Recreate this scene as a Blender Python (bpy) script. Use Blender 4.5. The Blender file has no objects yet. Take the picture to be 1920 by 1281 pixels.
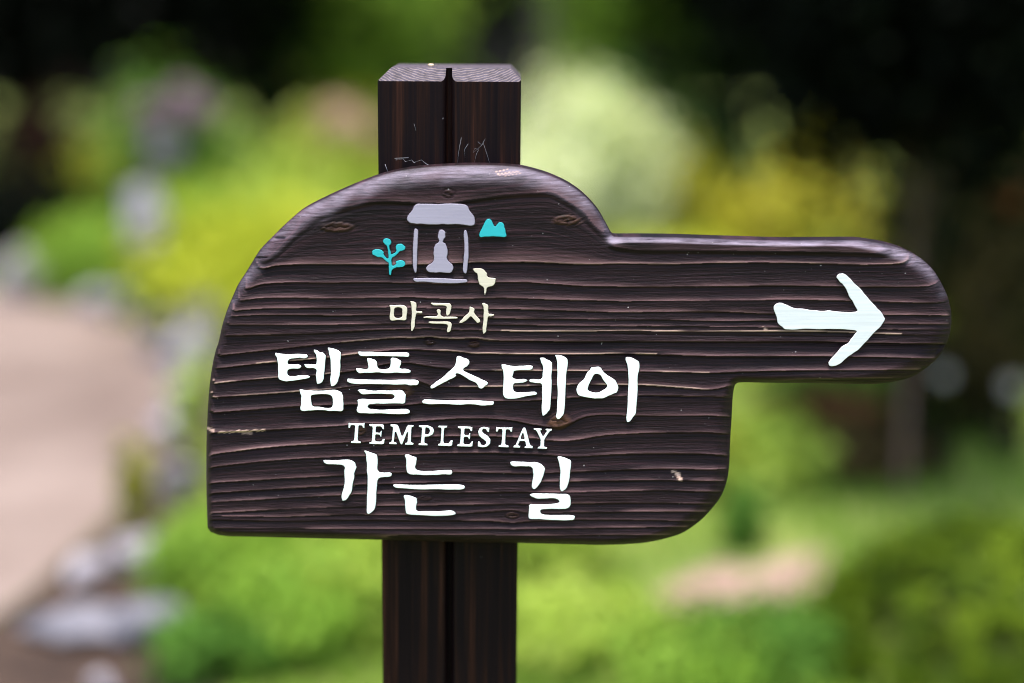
import bpy, bmesh, math, random
import numpy as np
from mathutils import Vector, Matrix
from mathutils.geometry import tessellate_polygon

random.seed(7)
rng = np.random.default_rng(7)
C = bpy.context.scene.collection
SC = bpy.context.scene
R = math.radians

# ------------------------------------------------------------------ camera
PITCH = R(11.0)
CAM = np.array([0.0, -1.57, 1.40])
FPX = 3200.0
cd = bpy.data.cameras.new('camera')
cam = bpy.data.objects.new('camera', cd)
C.objects.link(cam)
cam.location = CAM
cam.rotation_euler = (R(90) - PITCH, 0, 0)
cd.lens = 60.0
cd.sensor_width = 36.0
cd.clip_start = 0.05
cd.clip_end = 600.0
cd.dof.use_dof = True
cd.dof.focus_distance = 1.603
cd.dof.aperture_fstop = 1.05
SC.camera = cam

# ------------------------------------------------------------------ sky, sun, exposure
SUN_EL, SUN_AZ = R(79), R(200)          # azimuth of the sun measured from +Y clockwise
w = bpy.data.worlds.new('World')
SC.world = w
w.use_nodes = True
nt = w.node_tree
bg = nt.nodes['Background']
sky = nt.nodes.new('ShaderNodeTexSky')
sky.sky_type = 'NISHITA'
sky.sun_disc = False
sky.sun_elevation = SUN_EL
sky.sun_rotation = SUN_AZ
sky.dust_density = 3.0
sky.air_density = 1.0
nt.links.new(sky.outputs[0], bg.inputs[0])
bg.inputs[1].default_value = 0.10
sd = bpy.data.lights.new('sun', 'SUN')
sd.energy = 1.5
sd.angle = R(14)
sd.color = (1.0, 0.95, 0.88)
so = bpy.data.objects.new('sun', sd)
C.objects.link(so)
sdir = Vector((math.sin(SUN_AZ) * math.cos(SUN_EL), math.cos(SUN_AZ) * math.cos(SUN_EL), math.sin(SUN_EL)))
so.rotation_euler = sdir.to_track_quat('Z', 'Y').to_euler()
so.location = (0, 0, 30)
SC.view_settings.view_transform = 'Standard'
SC.view_settings.look = 'None'
SC.view_settings.gamma = 1.0
SC.view_settings.exposure = 2.25
SC.cycles.use_denoising = True
SC.cycles.filter_width = 1.05
SC.cycles.max_bounces = 8

# ------------------------------------------------------------------ pixel helpers (photo is 1920 x 1281)
cp, sp = math.cos(PITCH), math.sin(PITCH)
def ray(px, py):
    u = (np.asarray(px, float) - 960.0) / FPX
    v = -(np.asarray(py, float) - 640.5) / FPX
    return u, v * sp + cp, v * cp - sp
def on_plane(px, py, Y=0.0):
    dx, dy, dz = ray(px, py)
    t = (Y - CAM[1]) / dy
    return CAM[0] + dx * t, CAM[1] + dy * t, CAM[2] + dz * t
def at(px, D, z=0.0):
    """world point at depth D metres in front of the camera in column px"""
    y = CAM[1] + D
    depth = D * cp - (z - CAM[2]) * sp
    return Vector(((px - 960.0) / FPX * depth, y, z))
def ground(px, py):
    dx, dy, dz = ray(px, py)
    t = -CAM[2] / dz
    return float(dx * t), float(CAM[1] + dy * t)

# ------------------------------------------------------------------ object helpers
def tag(o, label=None, cat=None, group=None, kind=None):
    if label: o['label'] = label
    if cat: o['category'] = cat
    if group: o['group'] = group
    if kind: o['kind'] = kind
    return o
def empty(name, loc, rz=0.0):
    o = bpy.data.objects.new(name, None)
    o.empty_display_size = 0.1
    C.objects.link(o)
    o.location = loc
    o.rotation_euler.z = rz
    return o
def link(name, me, mats, parent=None, smooth=False):
    o = bpy.data.objects.new(name, me)
    C.objects.link(o)
    for m in (mats if isinstance(mats, (list, tuple)) else [mats]):
        me.materials.append(m)
    if smooth:
        me.polygons.foreach_set('use_smooth', [True] * len(me.polygons))
    if parent: o.parent = parent
    return o
def mesh_np(name, verts, quads):
    me = bpy.data.meshes.new(name)
    n = len(quads)
    k = quads.shape[1]
    me.vertices.add(len(verts)); me.vertices.foreach_set('co', np.ascontiguousarray(verts, dtype=np.float32).ravel())
    me.loops.add(n * k); me.loops.foreach_set('vertex_index', np.ascontiguousarray(quads, dtype=np.int32).ravel())
    me.polygons.add(n); me.polygons.foreach_set('loop_start', np.arange(0, n * k, k, dtype=np.int32))
    me.update(calc_edges=True)
    return me
def fattr(me, name, vals):
    a = me.attributes.new(name, 'FLOAT', 'POINT')
    a.data.foreach_set('value', np.ascontiguousarray(vals, dtype=np.float32))

# ------------------------------------------------------------------ materials
def new_mat(name):
    m = bpy.data.materials.new(name)
    m.use_nodes = True
    t = m.node_tree
    b = t.nodes['Principled BSDF']
    return m, t, b
def N(t, typ, **kw):
    n = t.nodes.new(typ)
    for k, v in kw.items():
        if hasattr(n, k): setattr(n, k, v)
        else: n.inputs[k].default_value = v
    return n
def ramp(t, fac, stops):
    r = t.nodes.new('ShaderNodeValToRGB')
    e = r.color_ramp.elements
    while len(e) < len(stops): e.new(0.5)
    for el, (p, c) in zip(e, stops):
        el.position = p
        el.color = (*c, 1) if len(c) == 3 else c
    t.links.new(fac, r.inputs[0])
    return r.outputs[0]
def mixc(t, fac, a, b, mode='MIX'):
    n = t.nodes.new('ShaderNodeMix')
    n.data_type = 'RGBA'
    n.blend_type = mode
    for sock, val in ((n.inputs['Factor'], fac), (n.inputs[6], a), (n.inputs[7], b)):
        if hasattr(val, 'links'): t.links.new(val, sock)
        elif isinstance(val, (int, float)): sock.default_value = val
        else: sock.default_value = (*val, 1)
    return n.outputs[2]
def noise(t, vec, scale, detail=4, rough=0.55, dist=0.0):
    n = N(t, 'ShaderNodeTexNoise')
    n.inputs['Scale'].default_value = scale
    n.inputs['Detail'].default_value = detail
    n.inputs['Roughness'].default_value = rough
    n.inputs['Distortion'].default_value = dist
    if vec is not None: t.links.new(vec, n.inputs['Vector'])
    return n.outputs[0]
def mapping(t, vec, scale, loc=(0, 0, 0)):
    m = N(t, 'ShaderNodeMapping')
    m.inputs['Scale'].default_value = scale
    m.inputs['Location'].default_value = loc
    t.links.new(vec, m.inputs['Vector'])
    return m.outputs[0]
def attr(t, name):
    a = N(t, 'ShaderNodeAttribute')
    a.attribute_name = name
    return a.outputs['Fac']

def leaf_mat(name, c0, c1, c2=None, trans=0.35, rough=0.6):
    """leaves: colour runs over the random tint of each leaf"""
    m, t, b = new_mat(name)
    stops = [(0.0, c0), (0.55, c1), (1.0, c2 or c1)]
    col = ramp(t, attr(t, 'tint'), stops)
    t.links.new(col, b.inputs['Base Color'])
    b.inputs['Roughness'].default_value = rough
    b.inputs['Specular IOR Level'].default_value = 0.07 if trans > 0.13 else 0.03
    tr = N(t, 'ShaderNodeBsdfTranslucent')
    t.links.new(mixc(t, 0.35, col, (0.30, 0.33, 0.03)) if trans > 0.25 else col, tr.inputs[0])
    mx = N(t, 'ShaderNodeMixShader')
    mx.inputs[0].default_value = trans
    t.links.new(b.outputs[0], mx.inputs[1]); t.links.new(tr.outputs[0], mx.inputs[2])
    t.links.new(mx.outputs[0], t.nodes['Material Output'].inputs[0])
    return m
def noise_mat(name, c0, c1, scale, rough=0.9, bump=0.3, bscale=None, c2=None):
    m, t, b = new_mat(name)
    tc = N(t, 'ShaderNodeTexCoord').outputs['Object']
    f = noise(t, tc, scale, 6, 0.6)
    stops = [(0.32, c0), (0.68, c1)] if c2 is None else [(0.3, c0), (0.5, c1), (0.7, c2)]
    t.links.new(ramp(t, f, stops), b.inputs['Base Color'])
    b.inputs['Roughness'].default_value = rough
    b.inputs['Specular IOR Level'].default_value = 0.2
    bp = N(t, 'ShaderNodeBump'); bp.inputs['Strength'].default_value = bump; bp.inputs['Distance'].default_value = 0.02
    t.links.new(noise(t, tc, bscale or scale * 6, 5), bp.inputs['Height'])
    t.links.new(bp.outputs[0], b.inputs['Normal'])
    return m

def board_mat():
    m, t, b = new_mat('charred_board_wood')
    tc = N(t, 'ShaderNodeTexCoord').outputs['Object']
    ring, crest, knot, bare = attr(t, 'ring'), attr(t, 'crest'), attr(t, 'knot'), attr(t, 'bare')
    sep = N(t, 'ShaderNodeSeparateXYZ'); t.links.new(tc, sep.inputs[0])
    cmb = N(t, 'ShaderNodeCombineXYZ')
    t.links.new(sep.outputs[0], cmb.inputs[0]); t.links.new(ring, cmb.inputs[1]); t.links.new(sep.outputs[2], cmb.inputs[2])
    streak = noise(t, mapping(t, cmb.outputs[0], (5, 7.0, 0.5)), 1.0, 6, 0.65)
    fine = noise(t, mapping(t, tc, (38, 60, 430)), 1.0, 4, 0.7)
    pore = noise(t, mapping(t, tc, (160, 200, 900)), 1.0, 3, 0.7)
    base = ramp(t, streak, [(0.28, (0.0044, 0.0018, 0.0030)), (0.5, (0.0120, 0.0052, 0.0078)), (0.74, (0.030, 0.0138, 0.0180))])
    fib = noise(t, mapping(t, cmb.outputs[0], (9, 44, 0.5)), 1.0, 3, 0.6)
    base = mixc(t, 0.9, base, ramp(t, fib, [(0.36, (0.28, 0.26, 0.29)), (0.5, (1, 1, 1)), (0.66, (2.6, 2.3, 2.3))]), 'MULTIPLY')
    base = mixc(t, 0.75, base, ramp(t, fine, [(0.3, (0.35, 0.35, 0.36)), (0.7, (1.0, 0.95, 0.95))]), 'MULTIPLY')
    base = mixc(t, ramp(t, crest, [(0.08, (0, 0, 0)), (1.0, (1, 1, 1))]), base, (0.20, 0.108, 0.114))
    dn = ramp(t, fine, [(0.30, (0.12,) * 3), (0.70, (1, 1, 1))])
    dm = N(t, 'ShaderNodeMath', operation='MULTIPLY'); t.links.new(attr(t, 'sky_sheen'), dm.inputs[0]); t.links.new(dn, dm.inputs[1])
    base = mixc(t, dm.outputs[0], base, (0.20, 0.168, 0.215))  # lavender sky light painted onto the upper rim
    kc = ramp(t, streak, [(0.3, (0.018, 0.009, 0.007)), (0.7, (0.085, 0.037, 0.022))])
    base = mixc(t, knot, base, kc)
    base = mixc(t, bare, base, (0.48, 0.32, 0.26))
    sk = noise(t, tc, 330, 1, 0.4)
    base = mixc(t, ramp(t, sk, [(0.80, (0, 0, 0)), (0.83, (0.6, 0.6, 0.6))]), base, (0.45, 0.42, 0.42))
    t.links.new(base, b.inputs['Base Color'])
    t.links.new(ramp(t, fine, [(0.2, (0.46,) * 3), (0.8, (0.66,) * 3)]), b.inputs['Roughness'])
    b.inputs['Specular IOR Level'].default_value = 0.14
    b1 = N(t, 'ShaderNodeBump'); b1.inputs['Strength'].default_value = 0.7; b1.inputs['Distance'].default_value = 0.0011
    t.links.new(fine, b1.inputs['Height'])
    b2 = N(t, 'ShaderNodeBump'); b2.inputs['Strength'].default_value = 0.5; b2.inputs['Distance'].default_value = 0.0006
    t.links.new(pore, b2.inputs['Height']); t.links.new(b1.outputs[0], b2.inputs['Normal'])
    t.links.new(b2.outputs[0], b.inputs['Normal'])
    return m
def post_mat():
    m, t, b = new_mat('stained_post_wood')
    tc = N(t, 'ShaderNodeTexCoord').outputs['Object']
    st = noise(t, mapping(t, tc, (170, 170, 3.0)), 1.0, 6, 0.62, 0.3)
    fi = noise(t, mapping(t, tc, (420, 420, 9)), 1.0, 3, 0.6)
    side = ramp(t, st, [(0.3, (0.0036, 0.0020, 0.0032)), (0.47, (0.0062, 0.0033, 0.0044)), (0.56, (0.0115, 0.0048, 0.0042)), (0.70, (0.036, 0.0135, 0.0095))])
    # end grain: rings round a pith outside the section
    wv = N(t, 'ShaderNodeTexWave'); wv.wave_type = 'RINGS'; wv.rings_direction = 'Z'
    wv.inputs['Scale'].default_value = 150; wv.inputs['Distortion'].default_value = 5.5; wv.inputs['Detail'].default_value = 4; wv.inputs['Detail Scale'].default_value = 0.7
    t.links.new(mapping(t, tc, (1, 1, 0.0), (0.0, -0.06, 0)), wv.inputs['Vector'])
    end = ramp(t, wv.outputs['Fac'], [(0.2, (0.055, 0.046, 0.064)), (0.75, (0.075, 0.063, 0.082)), (0.99, (0.17, 0.13, 0.125))])
    geo = N(t, 'ShaderNodeNewGeometry')
    sx = N(t, 'ShaderNodeSeparateXYZ'); t.links.new(geo.outputs['True Normal'], sx.inputs[0])
    up = ramp(t, sx.outputs[2], [(0.3, (0, 0, 0)), (0.4, (1, 1, 1))])
    end = mixc(t, 0.7, end, ramp(t, noise(t, tc, 170, 4, 0.6), [(0.35, (0.45,) * 3), (0.65, (1.2,) * 3)]), 'MULTIPLY')
    col = mixc(t, up, side, end)
    sk = noise(t, tc, 240, 1, 0.4)
    col = mixc(t, ramp(t, sk, [(0.79, (0, 0, 0)), (0.82, (0.4, 0.4, 0.4))]), col, (0.4, 0.38, 0.4))
    t.links.new(col, b.inputs['Base Color'])
    b.inputs['Roughness'].default_value = 0.5
    b.inputs['Specular IOR Level'].default_value = 0.06
    bp = N(t, 'ShaderNodeBump'); bp.inputs['Strength'].default_value = 0.4; bp.inputs['Distance'].default_value = 0.0008
    t.links.new(fi, bp.inputs['Height']); t.links.new(bp.outputs[0], b.inputs['Normal'])
    return m
def paint_mat(name, col, dirt=0.12):
    m, t, b = new_mat(name)
    tc = N(t, 'ShaderNodeTexCoord').outputs['Object']
    f = noise(t, mapping(t, tc, (14, 60, 420)), 1.0, 5, 0.6)
    c = mixc(t, ramp(t, f, [(0.38, (dirt * 2.2,) * 3), (0.62, (0, 0, 0))]), col, tuple(x * 0.62 for x in col))
    t.links.new(c, b.inputs['Base Color'])
    b.inputs['Roughness'].default_value = 0.55
    bp = N(t, 'ShaderNodeBump'); bp.inputs['Strength'].default_value = 0.25; bp.inputs['Distance'].default_value = 0.0005
    t.links.new(f, bp.inputs['Height']); t.links.new(bp.outputs[0], b.inputs['Normal'])
    return m

# ================================================================== SETTING
def sheet(name, pts, z, mat, label=None):
    me = bpy.data.meshes.new(name)
    tri = tessellate_polygon([[Vector((x, y, 0)) for x, y in pts]])
    me.from_pydata([(x, y, z) for x, y in pts], [], [tuple(f) for f in tri])
    o = link(name, me, mat)
    if o.data.polygons and sum(p.normal.z for p in o.data.polygons) < 0: o.data.flip_normals()
    return tag(o, label, None, None, 'structure')
M_lawn = noise_mat('lawn_green', (0.06, 0.10, 0.02), (0.13, 0.17, 0.035), 3.0, 0.95, 0.6, 60, (0.20, 0.22, 0.06))
M_path = noise_mat('sandy_path', (0.075, 0.050, 0.040), (0.155, 0.115, 0.096), 1.1, 0.95, 0.5, 40, (0.215, 0.165, 0.141))
M_earth = noise_mat('pale_earth', (0.165, 0.105, 0.080), (0.27, 0.185, 0.148), 5.0, 0.95, 0.4, 50)
M_soil = noise_mat('brown_soil', (0.02, 0.012, 0.009), (0.06, 0.038, 0.027), 6.0, 0.95, 0.6, 60)
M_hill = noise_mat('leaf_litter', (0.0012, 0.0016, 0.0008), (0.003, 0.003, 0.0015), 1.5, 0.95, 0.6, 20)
M_pale = noise_mat('pale_gravel', (0.42, 0.44, 0.32), (0.62, 0.60, 0.50), 1.2, 0.95, 0.3, 30)

gpts = [(-120, -40), (120, -40), (120, 31), (-120, 31)]
sheet('lawn', gpts, 0.0, M_lawn, 'green lawn ground of the temple garden')
def gp(l): return [ground(x, y) for x, y in l]
sheet('path', gp([(-500, 1420), (-60, 1200), (60, 1110), (150, 1030), (235, 950), (300, 850), (345, 740), (330, 660), (230, 590), (120, 560), (-60, 545), (-700, 535), (-1500, 560), (-2500, 1000)]), 0.008, M_path, 'pale sandy garden path at the left')
sheet('soil', gp([(-420, 1500), (420, 1500), (400, 1281), (380, 1000), (420, 800), (420, 620), (300, 560), (120, 545), (120, 556), (240, 586), (336, 660), (350, 745), (305, 852), (240, 955), (150, 1035), (60, 1115), (-60, 1205)]), 0.004, M_soil, 'brown soil strip beside the path')
sheet('earth_patch', gp([(1160, 1200), (1200, 1140), (1280, 1085), (1350, 1058), (1410, 1072), (1470, 1046), (1560, 1030), (1540, 1090), (1500, 1140), (1440, 1165), (1330, 1195)]), 0.004, M_earth, 'bare pinkish earth patch in the lawn')
sheet('gravel_clearing', [(0.0, 8.2), (0.85, 8.2), (0.98, 12.5), (0.72, 24.0), (0.1, 24.0), (0.02, 13.0)], 0.004, M_pale, 'pale sunlit gravel clearing behind the post')
# wooded slope closing the view
nx, ny = 60, 14
hv = []
for j in range(ny):
    for i in range(nx):
        x = -110 + 220 * i / (nx - 1); y = 26 + 40 * j / (ny - 1)
        z = -0.05 + 1.0 * max(0, y - 26.5) * (1 + 0.12 * math.sin(x * 0.3) + 0.08 * math.sin(x * 0.9 + y)) 
        hv.append((x, y, z))
hq = np.array([(j * nx + i, j * nx + i + 1, (j + 1) * nx + i + 1, (j + 1) * nx + i) for j in range(ny - 1) for i in range(nx - 1)])
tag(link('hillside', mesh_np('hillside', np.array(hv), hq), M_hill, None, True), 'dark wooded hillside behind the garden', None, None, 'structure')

# ================================================================== SIGNPOST
OUT = [(390,1005),(388,960),(387,900),(387,850),(388,800),(390,760),(393,720),(398,685),(404,658),(410.5,640),(417,608),(428,575),(437,555),(446,533.6),(462,510),(478,483),(489,466),(510,445),(529,426),(550,407),(566,394),(592,380),(632,361),(672,344),(709,330),(738,322),(778,315),(830,311),(880,309),(940,310),(976.5,313),(1001,319),(1025,326),(1050,336.5),(1070,347),(1090,361),(1108,378),(1123,396),(1135,417),(1143,432),(1149,443),(1156,444),(1204,443.7),(1260,444.5),(1320,446.5),(1400,449),(1460,451),(1540,450.5),(1610,450),(1625,452),(1660,457),(1695,467),(1725,482),(1750,505),(1765,530),(1777,555),(1784,585),(1784,614),(1776,643),(1761,669.5),(1742,686.5),(1720,702),(1696,712),(1664.5,718),(1628,721),(1568,719),(1495,718),(1422.6,717.5),(1384,716.7),(1377,722),(1373.7,744.6),(1371.8,785.6),(1369,826.6),(1368,867.6),(1365.5,892),(1358.7,916.8),(1349,936),(1334,955),(1317.7,972.8),(1298.6,987.8),(1276.7,1001.5),(1244,1011),(1211,1018),(1167,1021),(1124,1022),(1080,1020.6),(966,1018),(870,1017),(716,1012),(600,1010),(500,1007)]
RIDGES = [
 [(380,560),(460,530),(500,494),(513,483),(540,457),(566,431),(610,407),(645,394),(693,378),(736,376),(791,380),(846,378.6),(889,373),(933,366.5),(966,363),(1001,361.5),(1031,362.5),(1060,380),(1100,412),(1125,440),(1145,462),(1200,468),(1300,468),(1800,478)],
 [(380,580),(440,548),(475,515),(505,499),(521,497),(566,495),(645,495),(773,496),(848,494),(922,491.6),(980,490),(1021,490.7),(1082,494.4),(1122,495),(1163,494),(1260,495),(1350,492.4),(1422,492.4),(1519,495),(1592,496.5),(1652,496.5),(1689,494),(1720,490),(1800,490)],
 [(380,588),(440,556),(475,536),(500,531),(539,529),(619,529.6),(773,530.4),(878,530.5),(922,529),(980,528),(1041,532),(1102,536),(1183,538),(1260,537.4),(1350,536.5),(1446,535.7),(1519,537),(1616,538.4),(1713,537.7),(1800,536)],
 [(380,595),(440,566),(486,559),(539,558),(619,559),(778,557),(813,559.6),(878,560),(933,558),(980,559),(1160,565),(1350,563),(1471,563),(1616,565),(1737,568),(1800,568)],
 [(380,600),(444,581),(486,578),(592,577),(725,576),(769,577),(878,579),(980,579),(1160,585),(1350,584),(1446,589),(1660,591),(1771,592),(1800,592)],
 [(380,604),(440,592),(486,590),(539,590),(619,591.4),(778,590),(880,594),(980,597),(1260,600),(1350,601.8),(1454,602),(1662,607),(1771,608)],
 [(380,609),(433,609),(592,609),(778,606.6),(880,608),(980,609),(1350,613),(1660,618),(1770,619)],
 [(380,633),(428,629),(592,625),(698,619),(791,617),(878,619),(980,621),(1180,621.5),(1350,621.6),(1471,622.3),(1567,624.8),(1664,627),(1766,628.4)],
 [(380,670),(430,664),(500,657),(575,648.4),(650,641),(747,634),(835,635),(940,639),(1080,640),(1350,641),(1495,641.7),(1592,643),(1761,645)],
 [(380,694),(430,688),(500,680),(556,675.6),(612,671),(668,664),(744,657.8),(800,656),(860,659.7),(940,663.4),(1078,664.7),(1181,664),(1350,668),(1495,669.5),(1616,670),(1737,672)],
 [(380,722),(430,716),(500,709.8),(584,704.7),(665,696),(725,685),(762,682),(814,689),(871,694.5),(940,695.5),(1078,695.7),(1215,696.6),(1326,700),(1400,697),(1600,695),(1740,692)],
 [(380,748),(430,744),(500,738.4),(562,733.8),(622,730),(665,724.4),(706,721),(750,717),(787,718.8),(807,726),(860,726.6),(940,725),(1032,722),(1078,720.7),(1215,723),(1326,731),(1338,731),(1372,722),(1500,712),(1740,708)],
 [(380,775),(450,770),(560,762),(700,757),(850,752),(980,752),(1100,744),(1197,742),(1340,744),(1380,742)],
 [(380,815),(409,811),(495,807),(653,797.6),(700,793),(780,789),(848,785.5),(917,784.8),(963,787.8),(998,796),(1045,802),(1078,791),(1089,781),(1124,777),(1215,779.8),(1326,779),(1380,782)],
 [(380,857),(405,851),(487,840.5),(565,834.6),(659,829.8),(701,826),(776,818.5),(895,817),(988,820),(1050,827),(1080,825),(1134,815.7),(1216,811.6),(1326,810),(1380,814)],
 [(380,880),(405,875.6),(487,866),(565,860),(659,855),(802,850),(908,849),(1015,851.7),(1080,856),(1162,851),(1244,849.8),(1326,851),(1380,856)],
 [(380,908),(407,905),(526,897),(643,891),(750,886),(855,885),(980,887),(1080,884),(1244,878.5),(1326,880),(1380,878)],
 [(380,927),(405,924),(506,917.6),(643,910),(696,907.5),(855,903.5),(988,902.7),(1080,902),(1216,900),(1326,901.7),(1380,902)],
 [(380,944),(405,941.6),(545,933),(659,927),(749,924.8),(855,923.4),(1015,922),(1080,922.5),(1244,919.5),(1340,922)],
 [(380,963),(405,961.5),(487,956.6),(565,952.7),(659,949.8),(749,947),(855,946),(988,946),(1080,944),(1189,942.7),(1326,944)],
 [(380,967),(467,968),(526,969),(659,964),(749,966),(855,964),(935,958),(1000,962),(1080,960),(1189,959),(1320,959)],
 [(380,973),(526,977),(659,975),(760,976),(855,976),(960,977),(1080,974),(1298,977)],
 [(380,991),(659,991),(855,992),(1080,990.5),(1300,988)],
 [(380,1003),(659,1003),(1080,1004),(1250,1003)],
]
# knots: x, y, half length, half height, warmth, ring push
KNOTS = [(632,426,34,10,0.6,8),(1062,413,26,10,0.65,7),(841,363,11,8,0.1,5),(745,732,30,15,0.8,12),(1048,790,22,15,1.0,0),(676,808,10,9,0.85,4),(806,641,10,6,0.25,5),(889,645,11,7,0.4,5),(961,966,13,7,0.3,6),(797,934,14,5,0.15,4)]

GLY = {
 'c1': (660, 360, 4.575), 't2': (500, 640, 5.3333), 't3': (780, 640, 4.3636), 't4': (590, 780, 3.7647), 'ar': (1350, 430, 4.1333)}
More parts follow.
